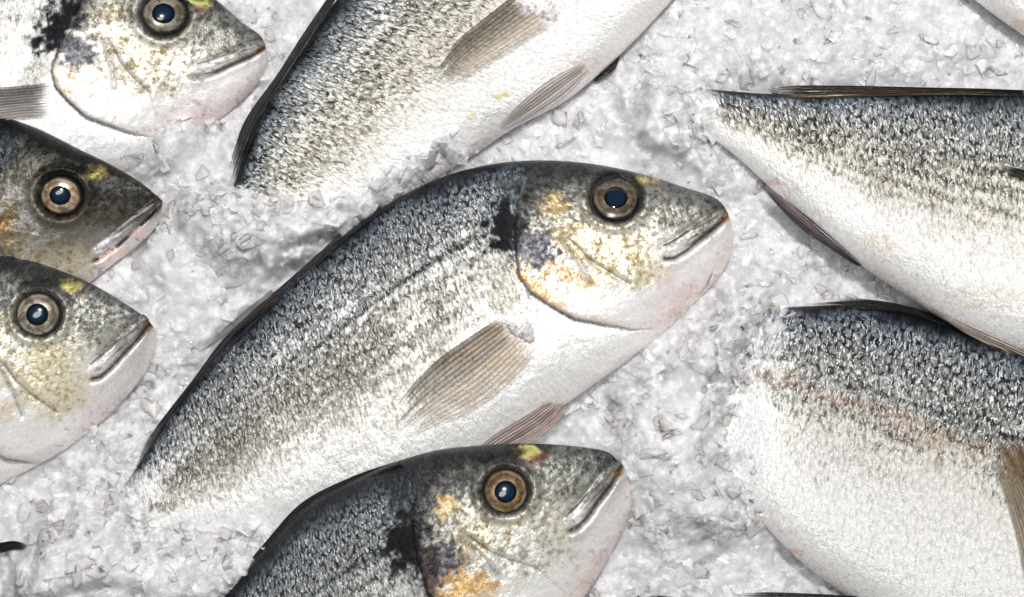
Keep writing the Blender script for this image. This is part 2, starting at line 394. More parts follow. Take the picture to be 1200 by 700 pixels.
def paint(q, app, t, v, S):
    """colours and surface parameters of a point: q in marking coordinates, app where it lies, t along, v from back (0) to belly (1)"""
    nz = fbm(q[0] / 26, q[1] / 26, 4, S['seed']); n2 = fbm(q[0] / 7, q[1] / 7, 3, S['seed'] + 3)
    vv = np.clip(v + (nz - .5) * .10, 0, 1)
    K = S.get('dark', 0.0)
    L = ramp(vv, [0, .06, .14, .23, .36, .50, .75, .93, 1], [(.025, .03, .04), (.17, .21, .26), (.46, .53, .61), (.74, .77, .79), (.85, .83, .76), (.92, .905, .86), (.955, .955, .95), (.93, .92, .91), (.88, .82, .80)])
    D = ramp(vv, [0, .12, .25, .45, .7, 1], [(.004, .005, .008), (.010, .013, .019), (.024, .025, .023), (.080, .072, .050), (.34, .31, .25), (.60, .53, .48)])
    sp = ramp(vv, [0, .05, .12, .22, .36, .50, .62, .80, 1], np.array(S.get('spk', [.90, .86, .76, .64, .66, .62, .48, .26, .08])))
    sp = sp + (fbm(q[0] / 40, q[1] / 40, 3, S['seed'] + 8) - .5) * .34 * sstep(.02, .2, vv) * (1 - sstep(.7, 1, vv))
    # faint rows along the body, lateral line
    S.setdefault('rows', .07)
    if S.get('rows', 0):
        r = np.cos(v * 2 * math.pi / .068 + (nz - .5) * 5) * (1 - .8 * sstep(.62, .85, t)) * (.4 + 1.2 * n2)
        sp = sp + S['rows'] * r * sstep(.10, .22, v) * (1 - sstep(.50, .66, v))
    vl = .235 + .10 * t
    ll = np.exp(-((v - vl + (n2 - .5) * .012) / .008) ** 2)
    sp = sp + .40 * ll * S.get('lateral', 1) * (1 - sstep(.55, .75, t)) * (.5 + n2)
    lw = np.clip(ll * S.get('lateral', 1) * (1 - sstep(.55, .75, t)) * (.35 + n2), 0, 1) * .8
    L = lerp(L, (.05, .05, .045), lw); D = lerp(D, (.015, .015, .014), lw)
    sp = sp - S.get('shoulder', .22) * (1 - sstep(.30, .55, t)) * sstep(.24, .45, v) + .10 * sstep(.5, .7, t) * sstep(.3, .4, v) * (1 - sstep(.55, .7, v))
    scal = np.full(len(v), S.get('scal', .8)) * (1 - .45 * sstep(.8, 1, v))
    gloss = np.full(len(v), S.get('gloss', .8))
    if 'border' in S:    # tawny band where the dark back meets the silver flank
        w = np.exp(-((vv - S['border']) / .028) ** 2) * .6 * fbm(app[0] / 16, app[1] / 16, 3, 4) * 1.6
        L = lerp(L, (.48, .33, .20), np.clip(w, 0, 1)); D = lerp(D, (.20, .11, .05), np.clip(w, 0, 1))
    for (x, y, rx, ry, c, w0) in S.get('stains', []):
        w = blob(app, x, y, rx, ry, 0, .8, 7., 5) * w0
        L = lerp(L, c, w); D = lerp(D, np.array(c) * .45, w)
    if S.get('head', True):
        gd, gs, gp = polydist(q[0], q[1], GILL)
        inside = (gs < 0)
        hs = np.where(inside, gd, -gd)
        hm = sstep(-3, 4, hs) * (q[0] > 560)
        bl = S.get('hlight', 1.0)
        # crown to cheek
        HL = ramp(vv, [0, .05, .13, .22, .34, .5, .75, 1], np.array([(.035, .037, .04), (.06, .06, .06), (.17, .17, .16), (.40, .39, .34), (.60, .58, .50), (.80, .78, .73), (.90, .89, .88), (.86, .80, .78)]))
        HD = ramp(vv, [0, .2, .4, .7, 1], [(.006, .010, .011), (.05, .047, .04), (.17, .145, .085), (.45, .40, .33), (.6, .5, .47)])
        HS = ramp(vv, [0, .12, .25, .45, .6, .8, 1], [.68, .66, .56, .46, .30, .16, .06])
        L = lerp(L, HL, hm); D = lerp(D, HD, hm); sp = sp * (1 - hm) + HS * hm
        scal = scal * (1 - hm * .80)
        def B(c, w, dk=None, s=None):
            nonlocal L, D, sp
            L = lerp(L, c, w); D = lerp(D, np.array(c) * .4 if dk is None else dk, w)
            if s is not None: sp = sp * (1 - w) + s * w
        sd = S['seed']
        B((.32, .32, .28), blob(q, 795, 246, 62, 34, 20, .4, 12, sd) * .85, (.06, .055, .045), .45)      # snout
        B((.17, .17, .165), blob(q, 815, 232, 50, 13, 24, .3, 12, sd + 1) * .8, (.03, .03, .03), .45)
        B((.09, .09, .095), blob(q, 842, 236, 17, 12, 30, .2, 8, sd + 2) * .9, (.02, .02, .02), .4)
        B((.74, .68, .52), blob(q, 732, 306, 66, 38, 25, .5, 12, sd + 3) * .9, (.24, .17, .045), .46)      # gold-flecked cheek
        B((.88, .87, .85), blob(q, 718, 355, 64, 22, 18, .5, 10, sd + 4) * .8, (.5, .45, .38), .16)
        B((.93, .92, .92), blob(q, 760, 352, 40, 20, -10, .4, 10, sd + 5) * .7, None, .08)
        jd = polydist(q[0], q[1], JAWPOLY + JAWPOLY[:1])[0]; jd = np.where(inpoly(q[0], q[1], JAWPOLY), jd, -jd); jw = sstep(-10, 26, jd + (n2 - .5) * 14)
        B((.84, .75, .73), jw * .85, (.50, .37, .34), .30)
        B((.94, .92, .92), blob(q, 826, 305, 50, 12, -48, .9, 8, sd + 31) * .6, None, .1)  # white highlight streak painted along the lower jaw
        B((.74, .55, .52), blob(q, 800, 352, 34, 14, -45, .9, 9, sd + 33) * .45, None, .2)
        B((.92, .90, .90), blob(q, 812, 310, 34, 10, -42, .4, 9, sd + 6) * .8, None, .05)
        # black shoulder blotch and the blue-grey patch behind it
        bk = S.get('blotch', 1.0)
        B((.05, .055, .06), blob(q, 608, 226, 34, 34, 0, .7, 9, sd + 7) * .75 * bk, (.01, .01, .012), .5)
        B((.010, .010, .013), blob(q, 594, 268, 31, 42, 8, .6, 8, sd + 8) * bk, (.004, .004, .006), .6)
        B((.10, .105, .14), blob(q, 630, 293, 32, 25, 15, .7, 8, sd + 9) * .85 * bk, (.012, .012, .02), .55)
        B((.42, .40, .33), blob(q, 588, 335, 20, 32, 0, .7, 8, sd + 10) * .6, (.10, .09, .05), .45)
        # orange gill edge and gold freckles
        og = S.get('orange', 1.0)
        B((.58, .36, .13), blob(q, 660, 325, 36, 13, 15, 1.0, 7, sd + 11) * .7 * og, (.42, .18, .03), .4)
        B((.66, .42, .20), blob(q, 636, 340, 36, 9, 32, .7, 7, sd + 12) * .8 * og, (.5, .25, .06), .35)
        B((.50, .36, .13), blob(q, 650, 240, 15, 14, 0, .9, 6, sd + 13) * .7 * og, (.3, .18, .03), .4)
        B((.55, .43, .20), blob(q, 668, 282, 18, 26, 0, .9, 6, sd + 14) * .5 * og, (.3, .2, .05), .4)
        B((.70, .42, .20), np.exp(-(hs - 3) ** 2 / 14.) * sstep(.30, .42, gp) * (1 - sstep(.78, .9, gp)) * .45 * og, (.4, .2, .08), .3)
        # gold bar between the eyes
        B((.88, .80, .22), blob(q, 750, 208, 19, 8, 12, .5, 6, sd + 15) * .85, (.22, .18, .05), .30)
        B((.22, .07, .02), blob(q, 764, 217, 12, 4, 12, .4, 6, sd + 16) * S.get('blood', .8) * .7, (.06, .01, .005), .4)
        B((.26, .04, .03), blob(q, 753, 220, 10, 5, 10, .8, 5, sd + 17) * S.get('redeye', 0.) * .5, (.08, .01, .01), .4)
        B((.50, .24, .05), blob(q, 848, 257, 8, 6, -45, .3, 5, sd + 18) * .9, (.2, .08, .02), .3)
        # dark ring round the eye socket
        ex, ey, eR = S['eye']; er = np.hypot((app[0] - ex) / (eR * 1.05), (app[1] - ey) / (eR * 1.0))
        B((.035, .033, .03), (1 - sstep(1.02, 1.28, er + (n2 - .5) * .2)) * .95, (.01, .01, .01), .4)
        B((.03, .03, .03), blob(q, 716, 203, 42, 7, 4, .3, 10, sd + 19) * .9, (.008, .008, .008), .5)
        # grooves
        for pl, wd, st in ((PREOP, 1.2, .7), (PREOP2, 1.5, .5), (MOUTH, 3.2, 1.)):
            d, s_, p_ = polydist(q[0], q[1], pl)
            B((.05, .04, .036), np.exp(-(d / wd) ** 2) * st, (.015, .01, .008), .4)
        B((.06, .05, .05), np.exp(-(hs / 2.0) ** 2) * sstep(.05, .2, gp) * (1 - sstep(.65, .95, gp)) * .75, (.02, .015, .012), .4)
        B((.05, .05, .05), blob(q, 829, 236, 4.5, 2.5, 20, .3, 4, sd), (.01, .01, .01), .4)     # nostril
        for (x, y, rx, ry, c, w0) in S.get('late', []):
            w = blob(app, x, y, rx, ry, 0, .7, 7, 5) * w0
            L = lerp(L, c, w); D = lerp(D, np.array(c) * .3, w)
    if K:
        m = 1 - K * (1 - sstep(.55, .95, v)) * (1 - S.get('khead', .0) * (hm if S.get('head', True) else 0))
        L = L * m[:, None]; D = D * m[:, None]
    if 'tint' in S: L = L * (1 - (1 - np.array(S['tint'])) * (1 - (0 if S['tint'][0] < .9 else 1) * sstep(.35, .7, v))[:, None]); D = D * np.array(S['tint']) ** 2
    for (x, y, rx, ry, rot, w0) in S.get('frost', []):    # rime of melting ice lying on the skin
        w = blob(app, x, y, rx, ry, rot, .75, 11, 41) * w0
        L = lerp(L, (.52, .52, .535), .85 * w); D = lerp(D, (.34, .34, .36), .85 * w); sp = sp * (1 - .6 * w); scal = scal * (1 - .5 * w); gloss = gloss * (1 - .8 * w)
    return np.clip(L, 0, 1), np.clip(D, 0, 1), np.stack([np.clip(sp, 0, 1), np.clip(scal, 0, 1.2), gloss], 1)

def relief(q, app, S):
    """raised and sunken features of the head, in layout units"""
    if not S.get('head', True): return np.zeros(len(q[0]))
    gd, gs, gp = polydist(q[0], q[1], GILL)
    hs = np.where(gs < 0, gd, -gd)
    fade = sstep(0, .12, gp) * (1 - sstep(.82, 1, gp))
    z = np.where(hs > 0, 10.0 * np.exp(-hs / 40) - 4 * np.exp(-hs / 3.), -6 * np.exp(hs / 10)) * fade
    for pl, wd, dp in ((PREOP, 3., 2.6), (PREOP2, 3.5, 2.6), (MOUTH, 3.5, 6.0)):
        d, s_, p_ = polydist(q[0], q[1], pl)
        z = z - dp * np.exp(-(d / wd) ** 2)
    d, s_, p_ = polydist(q[0], q[1], [(x + 6, y + 6.5) for x, y in MOUTH])
    z = z + 2.2 * np.exp(-(d / 5) ** 2)
    d, s_, p_ = polydist(q[0], q[1], PREOP2 + [(752, 352)])
    z = z + np.where(s_ < 0, 3.0 * np.exp(-d / 14), 0)
    d, s_, p_ = polydist(q[0], q[1], JAWTOP)
    z = z - 3.0 * np.exp(-(d / 3.) ** 2)
    ex, ey, eR = S['eye']; er = np.hypot((app[0] - ex) / (eR * 1.03), (app[1] - ey) / (eR * .97))
    z = z + 5 * np.exp(-((er - 1.28) / .2) ** 2) - 6 * (1 - sstep(.9, 1.08, er))
    z = z - 2.5 * np.exp(-(((q[0] - 829) / 4) ** 2 + ((q[1] - 236) / 2.5) ** 2))
    z = z + 1.2 * (fbm(q[0] / 14, q[1] / 14, 3, 77) - .5) * 2
    return z

MAIN_D = [(853, 250), (848, 241), (836, 231), (800, 219), (760, 206), (700, 193), (640, 188), (580, 192), (520, 207), (465, 233), (420, 262), (340, 330), (260, 408), (205, 478), (165, 540), (135, 585)]
MAIN_V = [(857, 262), (859, 274), (857, 297), (843, 324), (817, 352), (780, 388), (735, 423), (690, 455), (640, 490), (590, 525), (530, 560), (440, 600), (340, 628), (255, 643), (190, 650), (150, 650)]

def affine(src, dst):
    A = np.c_[np.asarray(src, float), np.ones(len(src))]
    M, *_ = np.linalg.lstsq(A, np.asarray(dst, float), rcond=None)
    return M      # 3x2
def apply(M, X, Y): return X * M[0, 0] + Y * M[1, 0] + M[2, 0], X * M[0, 1] + Y * M[1, 1] + M[2, 1]

class Fish:
    def __init__(f, label, D, V, S, z0=20, T=62, roll=0, drop=0, nt=400, nv=200, lm=None, dropat=.7):
        f.S = S; D = np.asarray(D, float); V = np.asarray(V, float)
        f.D, f.V = D, V
        mid = (D + V) / 2
        u = np.r_[0, np.cumsum(np.hypot(*np.diff(mid, axis=0).T))]
        f.len = u[-1]; f.u = u
        if lm:
            ks = list(lm)
            src = [lm[k] for k in ks]; dst = [MAIN_LM[k] for k in ks]
        else:
            n = min(len(D), len(MAIN_D)); src = list(D[:n]) + list(V[:n]); dst = MAIN_D[:n] + MAIN_V[:n]
        f.M = affine(src, dst); f.Mi = affine(dst, src)
        f.z0, f.T, f.roll, f.drop, f.dropat = z0, T, roll, drop, dropat
        m0 = mid[len(mid) // 2]
        o = ((m0[0] - CX) * U, (CY - m0[1]) * U, 0.0)
        f.root = bpy.data.objects.new('gilt_head_bream', None); COL.objects.link(f.root)
        f.root.empty_display_size = .02
        f.root.location = o; f.root['_o'] = o
        f.root['label'] = label; f.root['category'] = 'fish'; f.root['group'] = 'whole fish laid on the ice'
        f.build(nt, nv)

    def surf(f, nt, cs, top):
        tt = np.linspace(0, 1, nt); uu = tt * f.len
        Dp = spline(f.D, f.u, uu); Vp = spline(f.V, f.u, uu)
        prof = np.interp(tt, [0, .012, .04, .09, .17, .27, .4, .6, .75, .88, 1.0], [.05, .24, .42, .60, .80, .95, 1., .90, .66, .36, .14])
        th = f.T * prof
        zb = f.z0 - f.drop * sstep(f.dropat, 1.02, tt)
        C = cs[None, :]
        M = (Dp + Vp) / 2; Hd = (Dp - Vp) / 2
        X = M[:, :1] + Hd[:, :1] * C; Y = M[:, 1:] + Hd[:, 1:] * C
        zbase = zb[:, None] + f.roll * C + 0 * X
        bulge = np.clip(1 - np.abs(C) ** 2.15, 0, 1) ** .58
        Z = zbase + (1 if top else -1) * th[:, None] * bulge
        k = (H - zbase) / H
        X = CX + (X - CX) * k; Y = CY + (Y - CY) * k
        hd = np.hypot(Hd[:, 0], Hd[:, 1])
        return X, Y, Z, tt[:, None] + 0 * X, (1 - C) / 2 + 0 * X, uu[:, None] + 0 * X, hd[:, None] * C

    def build(f, nt, nv):
        S = f.S
        th = np.pi * np.arange(nv + 1) / nv
        c_top = .55 * np.cos(th) + .45 * (1 - 2 * np.arange(nv + 1) / nv)
        X, Y, Z, T, Vv, s, w = f.surf(nt, c_top, True)
        k = H / (H - Z); AX = CX + (X - CX) * k; AY = CY + (Y - CY) * k
        q = apply(f.M, AX.ravel(), AY.ravel())
        dz = relief(q, (AX.ravel(), AY.ravel()), S).reshape(X.shape) * np.clip((1 - c_top[None, :] ** 2) * 4, 0, 1)
        # slow undulation of a soft body
        dz = dz + 3.0 * (fbm(s / 55, w / 55, 3, S['seed'] + 50) - .5) * np.clip((1 - c_top[None, :] ** 2) * 3, 0, 1)
        Z = Z + dz
        L, Dk, par = paint(q, (AX.ravel(), AY.ravel()), T.ravel(), Vv.ravel(), S)
        nb = 26
        cb = -np.cos(np.pi * np.arange(1, nb) / nb)
        Xb, Yb, Zb, Tb, Vb, sb, wb = f.surf(nt, cb, False)
        qb = apply(f.M, Xb.ravel(), Yb.ravel())
        Lb, Db, pb = paint(qb, (Xb.ravel(), Yb.ravel()), Tb.ravel(), Vb.ravel(), S)
        n1 = nv + 1; n2 = nb - 1; m = n1 + n2
        def cat(a, b):
            a = np.asarray(a); b = np.asarray(b)
            if a.ndim == 2 and a.shape[1] == 3: return np.concatenate([a.reshape(nt, n1, 3), b.reshape(nt, n2, 3)], 1).reshape(-1, 3)
            return np.concatenate([a.reshape(nt, n1), b.reshape(nt, n2)], 1).ravel()
        P = np.stack([cat(X, Xb), cat(Y, Yb), cat(Z, Zb)], 1)
        attrs = dict(colA=cat(L, Lb), colB=cat(Dk, Db), par=cat(par, pb),
                     suv=np.stack([cat(s, sb) / S.get('cell', 1.), cat(w, wb) / S.get('cell', 1.), np.full(nt * m, float(S['seed']))], 1))
        F = grid_faces(nt, m, True)
        caps = []
        qa = np.stack([cat(q[0], qb[0]), cat(q[1], qb[1])], 1)
        f.parts = {}
        sel = {}
        isTop = np.zeros((nt, m), bool); isTop[:, :n1] = True
        isTop = isTop.ravel()
        fc = qa[F].mean(1); ft = isTop[F].all(1)
        left = np.ones(len(F), bool)
        if S.get('head', True):
            sel['gill_cover'] = inpoly(fc[:, 0], fc[:, 1], GILLPOLY) & ft
            sel['lower_jaw'] = inpoly(fc[:, 0], fc[:, 1], JAWPOLY) & ft
            for kx in sel: left &= ~sel[kx]
        sel['body'] = left
        for nm, msk in sel.items():
            if msk.sum() < 30: continue
            ff = F[msk]; ids, inv = np.unique(ff, return_inverse=True)
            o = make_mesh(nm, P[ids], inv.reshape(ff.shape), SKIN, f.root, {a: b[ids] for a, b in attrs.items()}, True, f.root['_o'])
        # light copy of the upper surface for laying fins and eyes on
        st = max(1, nt // 130); sv = max(1, nv // 60)
        xs, ys, zs = X[::st, ::sv], Y[::st, ::sv], Z[::st, ::sv]
        vs = np.stack([xs.ravel(), ys.ravel(), zs.ravel()], 1)
        f.bvh = BVHTree.FromPolygons([tuple(v) for v in vs], [tuple(int(i) for i in r) for r in grid_faces(*xs.shape)])

    def z_at(f, x, y):
        h = f.bvh.ray_cast(Vector((x, y, 1000)), Vector((0, 0, -1)))
        return None if h[0] is None else h[0].z

    def place(f, P, fallback=None, lift=0.0):
        """photo positions -> points lying on the upper surface of the fish (or on the ice beside it)"""
        out = []
        for (px, py) in P:
            z = f.z0
            for _ in range(3):
                x = CX + (px - CX) * (H - z) / H; y = CY + (py - CY) * (H - z) / H
                zz = f.z_at(x, y)
                if zz is None: zz = fallback if fallback is not None else float(ice_h(np.array([x]), np.array([y]), False)[0]) + 4
                z = zz
            out.append((x, y, z + lift))
        return np.array(out)

    # ---- parts
    def eye(f, px, py, R, iris, ry=None, tilt=1.0):
        ry = ry or R * .93
        p = f.place([(px, py)])[0]
        z = p[2]
        zx = [f.place([(px + d, py)])[0][2] for d in (-R * 1.2, R * 1.2)]
        zy = [f.place([(px, py + d)])[0][2] for d in (-R * 1.2, R * 1.2)]
        gx = (zx[1] - zx[0]) / (2.4 * R) * tilt; gy = (zy[1] - zy[0]) / (2.4 * R) * tilt
        zc = .5 * (sum(zx) + sum(zy)) / 4 + .5 * z + 2.0
        def dome(r1, r2, hgt, lift, nr=22, na=64, wob=0):
            rr = np.linspace(0, 1, nr)[:, None] + np.zeros((1, na)); an = np.linspace(0, 2 * math.pi, na, endpoint=False)[None, :] + np.zeros((nr, 1))
            x = rr * np.cos(an) * r1; y = rr * np.sin(an) * r2
            zz = hgt * np.sqrt(np.clip(1 - (rr * .92) ** 2, 0, 1)) + lift
            V = np.stack([(p[0] + x).ravel(), (p[1] + y).ravel(), (zc + zz + gx * x + gy * y).ravel()], 1)
            return V, grid_faces(nr, na, True), rr.ravel(), np.stack([(np.cos(an) * 2 + px).ravel(), (np.sin(an) * 2).ravel(), rr.ravel() * 3], 1)
        V, Fc, rr, sv = dome(R, ry, R * .50, -R * .34)
        e = make_mesh('eye', V, Fc, IRIS[iris], f.root, dict(rr=rr, suv=sv), True, f.root['_o']); e['_o'] = f.root['_o']
        V, Fc, rr, sv = dome(R * .47, ry * .47, R * .15, R * .13, 12, 40)
        make_mesh('pupil', V, Fc, PUPIL, e, dict(rr=rr), True, f.root['_o'])

    def fin_root(f, px, py, rx, ry, rot, red=1.0):
        """scaly lobe at the root of the pectoral fin"""
        n, m = 22, 56
        rr = np.linspace(0, 1, n)[:, None] + np.zeros((1, m)); an = np.linspace(0, 2 * math.pi, m, endpoint=False)[None, :] + np.zeros((n, 1))
        a = math.radians(rot)
        wob = 1 + .10 * np.sin(3 * an + 1) + .06 * np.sin(5 * an) + .07 * np.sin(19 * an)
        x = rr * np.cos(an) * rx * wob; y = rr * np.sin(an) * ry * wob
        X = px + x * math.cos(a) - y * math.sin(a); Y = py + x * math.sin(a) + y * math.cos(a)
        P = f.place(np.stack([X.ravel(), Y.ravel()], 1), fallback=f.z0)
        P[:, 2] += (4.0 * (1 - rr ** 2) ** .8 - 1.2).ravel()
        nn = fbm(x / 2.2, y / 9, 3, 9)
        c = np.array([.80, .78, .79]) * (.35 + .85 * nn[..., None])
        e = np.exp(-((rr - .9) / .25) ** 2) * sstep(.1, .8, np.cos(an - .9)) * red
        c = c + (np.array([.22, .09, .08]) - c) * np.clip(e * .85, 0, 1)[..., None]
        V = P; par = np.stack([np.full(len(V), .30), np.full(len(V), .15), np.full(len(V), .35)], 1)
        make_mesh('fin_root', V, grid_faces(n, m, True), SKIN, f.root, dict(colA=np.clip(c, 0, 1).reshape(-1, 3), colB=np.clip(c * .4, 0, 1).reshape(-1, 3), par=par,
                  suv=np.stack([x.ravel(), y.ravel(), np.full(len(V), 5.)], 1)), True, f.root['_o'])

    def jaw(f):
        a = resample([apply(f.Mi, np.array(float(x)), np.array(float(y))) for x, y in JAWTOP], 60)
        b = resample([apply(f.Mi, np.array(float(x)), np.array(float(y))) for x, y in MOUTH], 60)
        n = 18; P = []
        for j in range(n):
            r = j / (n - 1)
            P.append(a * (1 - r) + b * r)
        P = np.array(P); cen = P.reshape(-1, 2).mean(0)
        for i in range(n):
            for j in range(60):
                for _ in range(12):
                    x = CX + (P[i, j, 0] - CX) * (H - f.z0) / H; y = CY + (P[i, j, 1] - CY) * (H - f.z0) / H
                    zz = f.z_at(x, y)
                    if zz is not None: break
                    P[i, j] += (cen - P[i, j]) * .06
        pts = f.place(P.reshape(-1, 2), fallback=f.z0 + f.roll * .7).reshape(n, 60, 3)
        # smooth heights, then round the lip
        for _ in range(6):
            z = pts[..., 2]; z[:, 1:-1] = (z[:, :-2] + z[:, 1:-1] + z[:, 2:]) / 3; z[1:-1] = (z[:-2] + z[1:-1] + z[2:]) / 3
        r = np.linspace(0, 1, n)[:, None]; u = np.linspace(0, 1, 60)[None, :]
        end = np.clip(np.minimum(u * 12, (1 - u) * 14), 0, 1) ** .5
        pts[..., 2] += (1.8 + 2.2 * sstep(.6, .9, u)) * np.sin(np.pi * np.clip(r, 0, 1)) ** .6 * end + .8 * np.sin(r * 14 + u * 9) * end - 1.5
        cf = sstep(.52, .85, u + .15 * (r - .5))
        cf = cf * sstep(.0, .3, r + 0 * u)
        nn = fbm(pts[..., 0] / 9, pts[..., 1] / 4, 3, 5)
        A = np.array([.13, .125, .125]) * f.S.get('jawtone', 1.0); Bc = np.array([.70, .67, .67]) * min(1, f.S.get('jawtone', 1.0) * 1.0)
        c = A + (Bc - A) * cf[..., None]
        c = c * (.65 + .7 * nn[..., None])
        c = c * (1 - .7 * np.exp(-((r - .02) / .11) ** 2) - .8 * np.exp(-((r - 1.) / .10) ** 2))[..., None]
        c = c + (np.array([.42, .20, .05]) - c) * (np.exp(-((u - .03) / .07) ** 2 - ((r - 1) / .35) ** 2) * .8)[..., None]
        V = pts.reshape(-1, 3); Fc = grid_faces(n, 60)
        par = np.stack([np.full(len(V), .35), np.zeros(len(V)), np.full(len(V), .14)], 1)
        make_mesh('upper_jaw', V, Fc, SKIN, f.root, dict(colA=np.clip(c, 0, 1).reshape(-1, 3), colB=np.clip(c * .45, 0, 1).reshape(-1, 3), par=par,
                  suv=np.stack([V[:, 0], V[:, 1], np.full(len(V), 3.)], 1)), True, f.root['_o'])

    def fin(f, name, A, B, cols, rays=18, lift=2.0, fallback=None, alpha=(1, .8), rag=.06, ridge=1.6, edge_alpha=(1, 1), lean=0.0, label=None, nl=44, curl=0):
        """sheet between leading ray A and trailing ray B (each from base to tip); cols: base/tip colours at A and at B"""
        na = nl; A = resample(A, na); B = resample(B, na)
        nr = rays * 5 + 1
        r = np.linspace(0, 1, nr)[:, None]; s = np.linspace(0, 1, na)[None, :]
        rs = np.random.RandomState(int(abs(A[0, 0] * 7 + A[0, 1])) % 9999)
        ext = 1 - rag * np.interp(np.linspace(0, rays, nr), np.arange(rays + 1), rs.rand(rays + 1)) * 1.0 - .05 * rag * 10 * np.abs(np.sin(np.pi * np.linspace(0, rays, nr))) * .3
        ss = s * ext[:, None]
        ia = ss * (na - 1); i0 = np.clip(ia.astype(int), 0, na - 2); fr = (ia - i0)[..., None]
        PA = A[i0] * (1 - fr) + A[i0 + 1] * fr; PB = B[i0] * (1 - fr) + B[i0 + 1] * fr
        P = PA * (1 - r[..., None]) + PB * r[..., None]
        pts = f.place(P.reshape(-1, 2), fallback=fallback).reshape(nr, na, 3)
        z = pts[..., 2]
        for _ in range(14):
            z[:, 1:-1] = (z[:, :-2] + 2 * z[:, 1:-1] + z[:, 2:]) / 4; z[1:-1] = (z[:-2] + 2 * z[1:-1] + z[2:]) / 4
        ph = np.cos(2 * np.pi * r * rays)
        z += lift * sstep(-.02, .2, s) + ridge * ph * (1 - .4 * s) + lean * (1 - r) * s + curl * s * s
        z += 1.5 * (fbm(r * 6 + 0 * s, s * 2 + 0 * r, 2, 3) - .5) * 2
        (ca0, ca1), (cb0, cb1) = [[np.array(c, float) for c in row] for row in cols]
        S_ = s[..., None]; R_ = r[..., None]
        c = (ca0 * (1 - S_) + ca1 * S_) * (1 - R_) + (cb0 * (1 - S_) + cb1 * S_) * R_
        raydark = sstep(-.2, 1, ph + 0 * s)
        rv = np.interp(np.linspace(0, rays, nr), np.arange(rays + 1), rs.rand(rays + 1))[:, None, None]
        c = (.46 if name == 'pectoral_fin' else .58) * c * (1.25 - .75 * raydark[..., None]) * (.5 + 1.0 * rv)
        al = (alpha[0] * (1 - s) + alpha[1] * s) * (edge_alpha[0] * (1 - r) + edge_alpha[1] * r)
        if name.startswith(('pectoral', 'upper')): al = al * sstep(.0, .16, s + .05 * (rv[..., 0] - .5))
        if alpha != (1, 1): al = al * (.58 + .46 * raydark)
        al = np.clip(al, 0, 1) * (1 - .9 * sstep(.86, 1, s) * (1 - raydark))
        V = pts.reshape(-1, 3)
        suv = np.stack([(r * rays * 1.3 + 0 * s).ravel(), (s * 9 + 0 * r).ravel(), np.full(len(V), float(A[0, 0]))], 1)
        o = make_mesh(name, V, grid_faces(nr, na), FIN, f.root, dict(colA=np.clip(c, 0, 1).reshape(-1, 3), alpha=al.ravel(), suv=suv), True, f.root['_o'])
        if label: o['label'] = label
        return o

BR = (.10, .075, .05); TAN = (.50, .34, .18); PALE = (.80, .76, .68)
# ---------------------------------------------------------------- the fish
main = Fish('biggest whole bream lying across the middle of the ice, tan pectoral fin folded back',
            MAIN_D, MAIN_V, dict(seed=1, eye=(721.5,231.5,29), frost=[(210, 625, 130, 22, -4, .9), (150, 585, 45, 40, -40, .6), (330, 600, 70, 18, -15, .5)]),
            z0=22, T=64, roll=6, drop=14, nt=620, nv=300)
main.eye(721.5, 231.5, 28.5, 'bronze', 26.5)
main.jaw()
main.fin('pectoral_fin', [(592, 368), (549, 396), (514, 421), (482, 453), (447, 502)], [(634, 406), (612, 432), (572, 470), (522, 496), (470, 520)],
         [((.30, .17, .06), (.20, .14, .08)), ((.90, .50, .14), (1., .86, .60))], rays=13, lift=4, alpha=(1, .72), edge_alpha=(1, .48), lean=5, rag=.3)
main.fin_root(610, 384, 24, 14, 44, .8)
main.fin('pelvic_fin', [(643, 470), (612, 490), (585, 506), (566, 520), (556, 530)], [(668, 478), (648, 500), (630, 514), (610, 524), (590, 532)],
         [((.78, .60, .56), (.80, .66, .62)), ((.60, .42, .38), (.70, .52, .48))], rays=9, lift=4, alpha=(.95, .85), fallback=18)
main.fin('dorsal_fin', [(480, 232), (430, 262), (360, 322), (280, 398), (225, 462), (176, 535), (166, 552)], [(478, 225), (427, 252), (344, 323), (266, 393), (226, 445), (174, 514), (160, 546)],
         [((.05, .045, .05), (.05, .045, .05)), ((.09, .075, .08), (.03, .03, .03))], rays=7, lift=0, fallback=22, rag=.0, alpha=(1, 1), nl=150)
main.fin('spiny_fin_edge', [(330, 352), (300, 372), (268, 398), (246, 414)], [(318, 340), (285, 366), (240, 404), (216, 419)],
         [((.10, .085, .08), (.08, .07, .07)), ((.05, .04, .04), (.10, .09, .09))], rays=6, lift=3, fallback=24, alpha=(1, .9), rag=.3)
main.fin('far_pectoral_fin', [(836, 318), (816, 346), (784, 374), (746, 404)], [(829, 336), (821, 354), (790, 382), (750, 411)],  # thin dark strip along the edge of chin and belly
         [((.03, .028, .03), (.03, .03, .03)), ((.04, .035, .04), (.05, .045, .045))], rays=6, lift=-2, fallback=6, alpha=(1, 1), rag=.5)

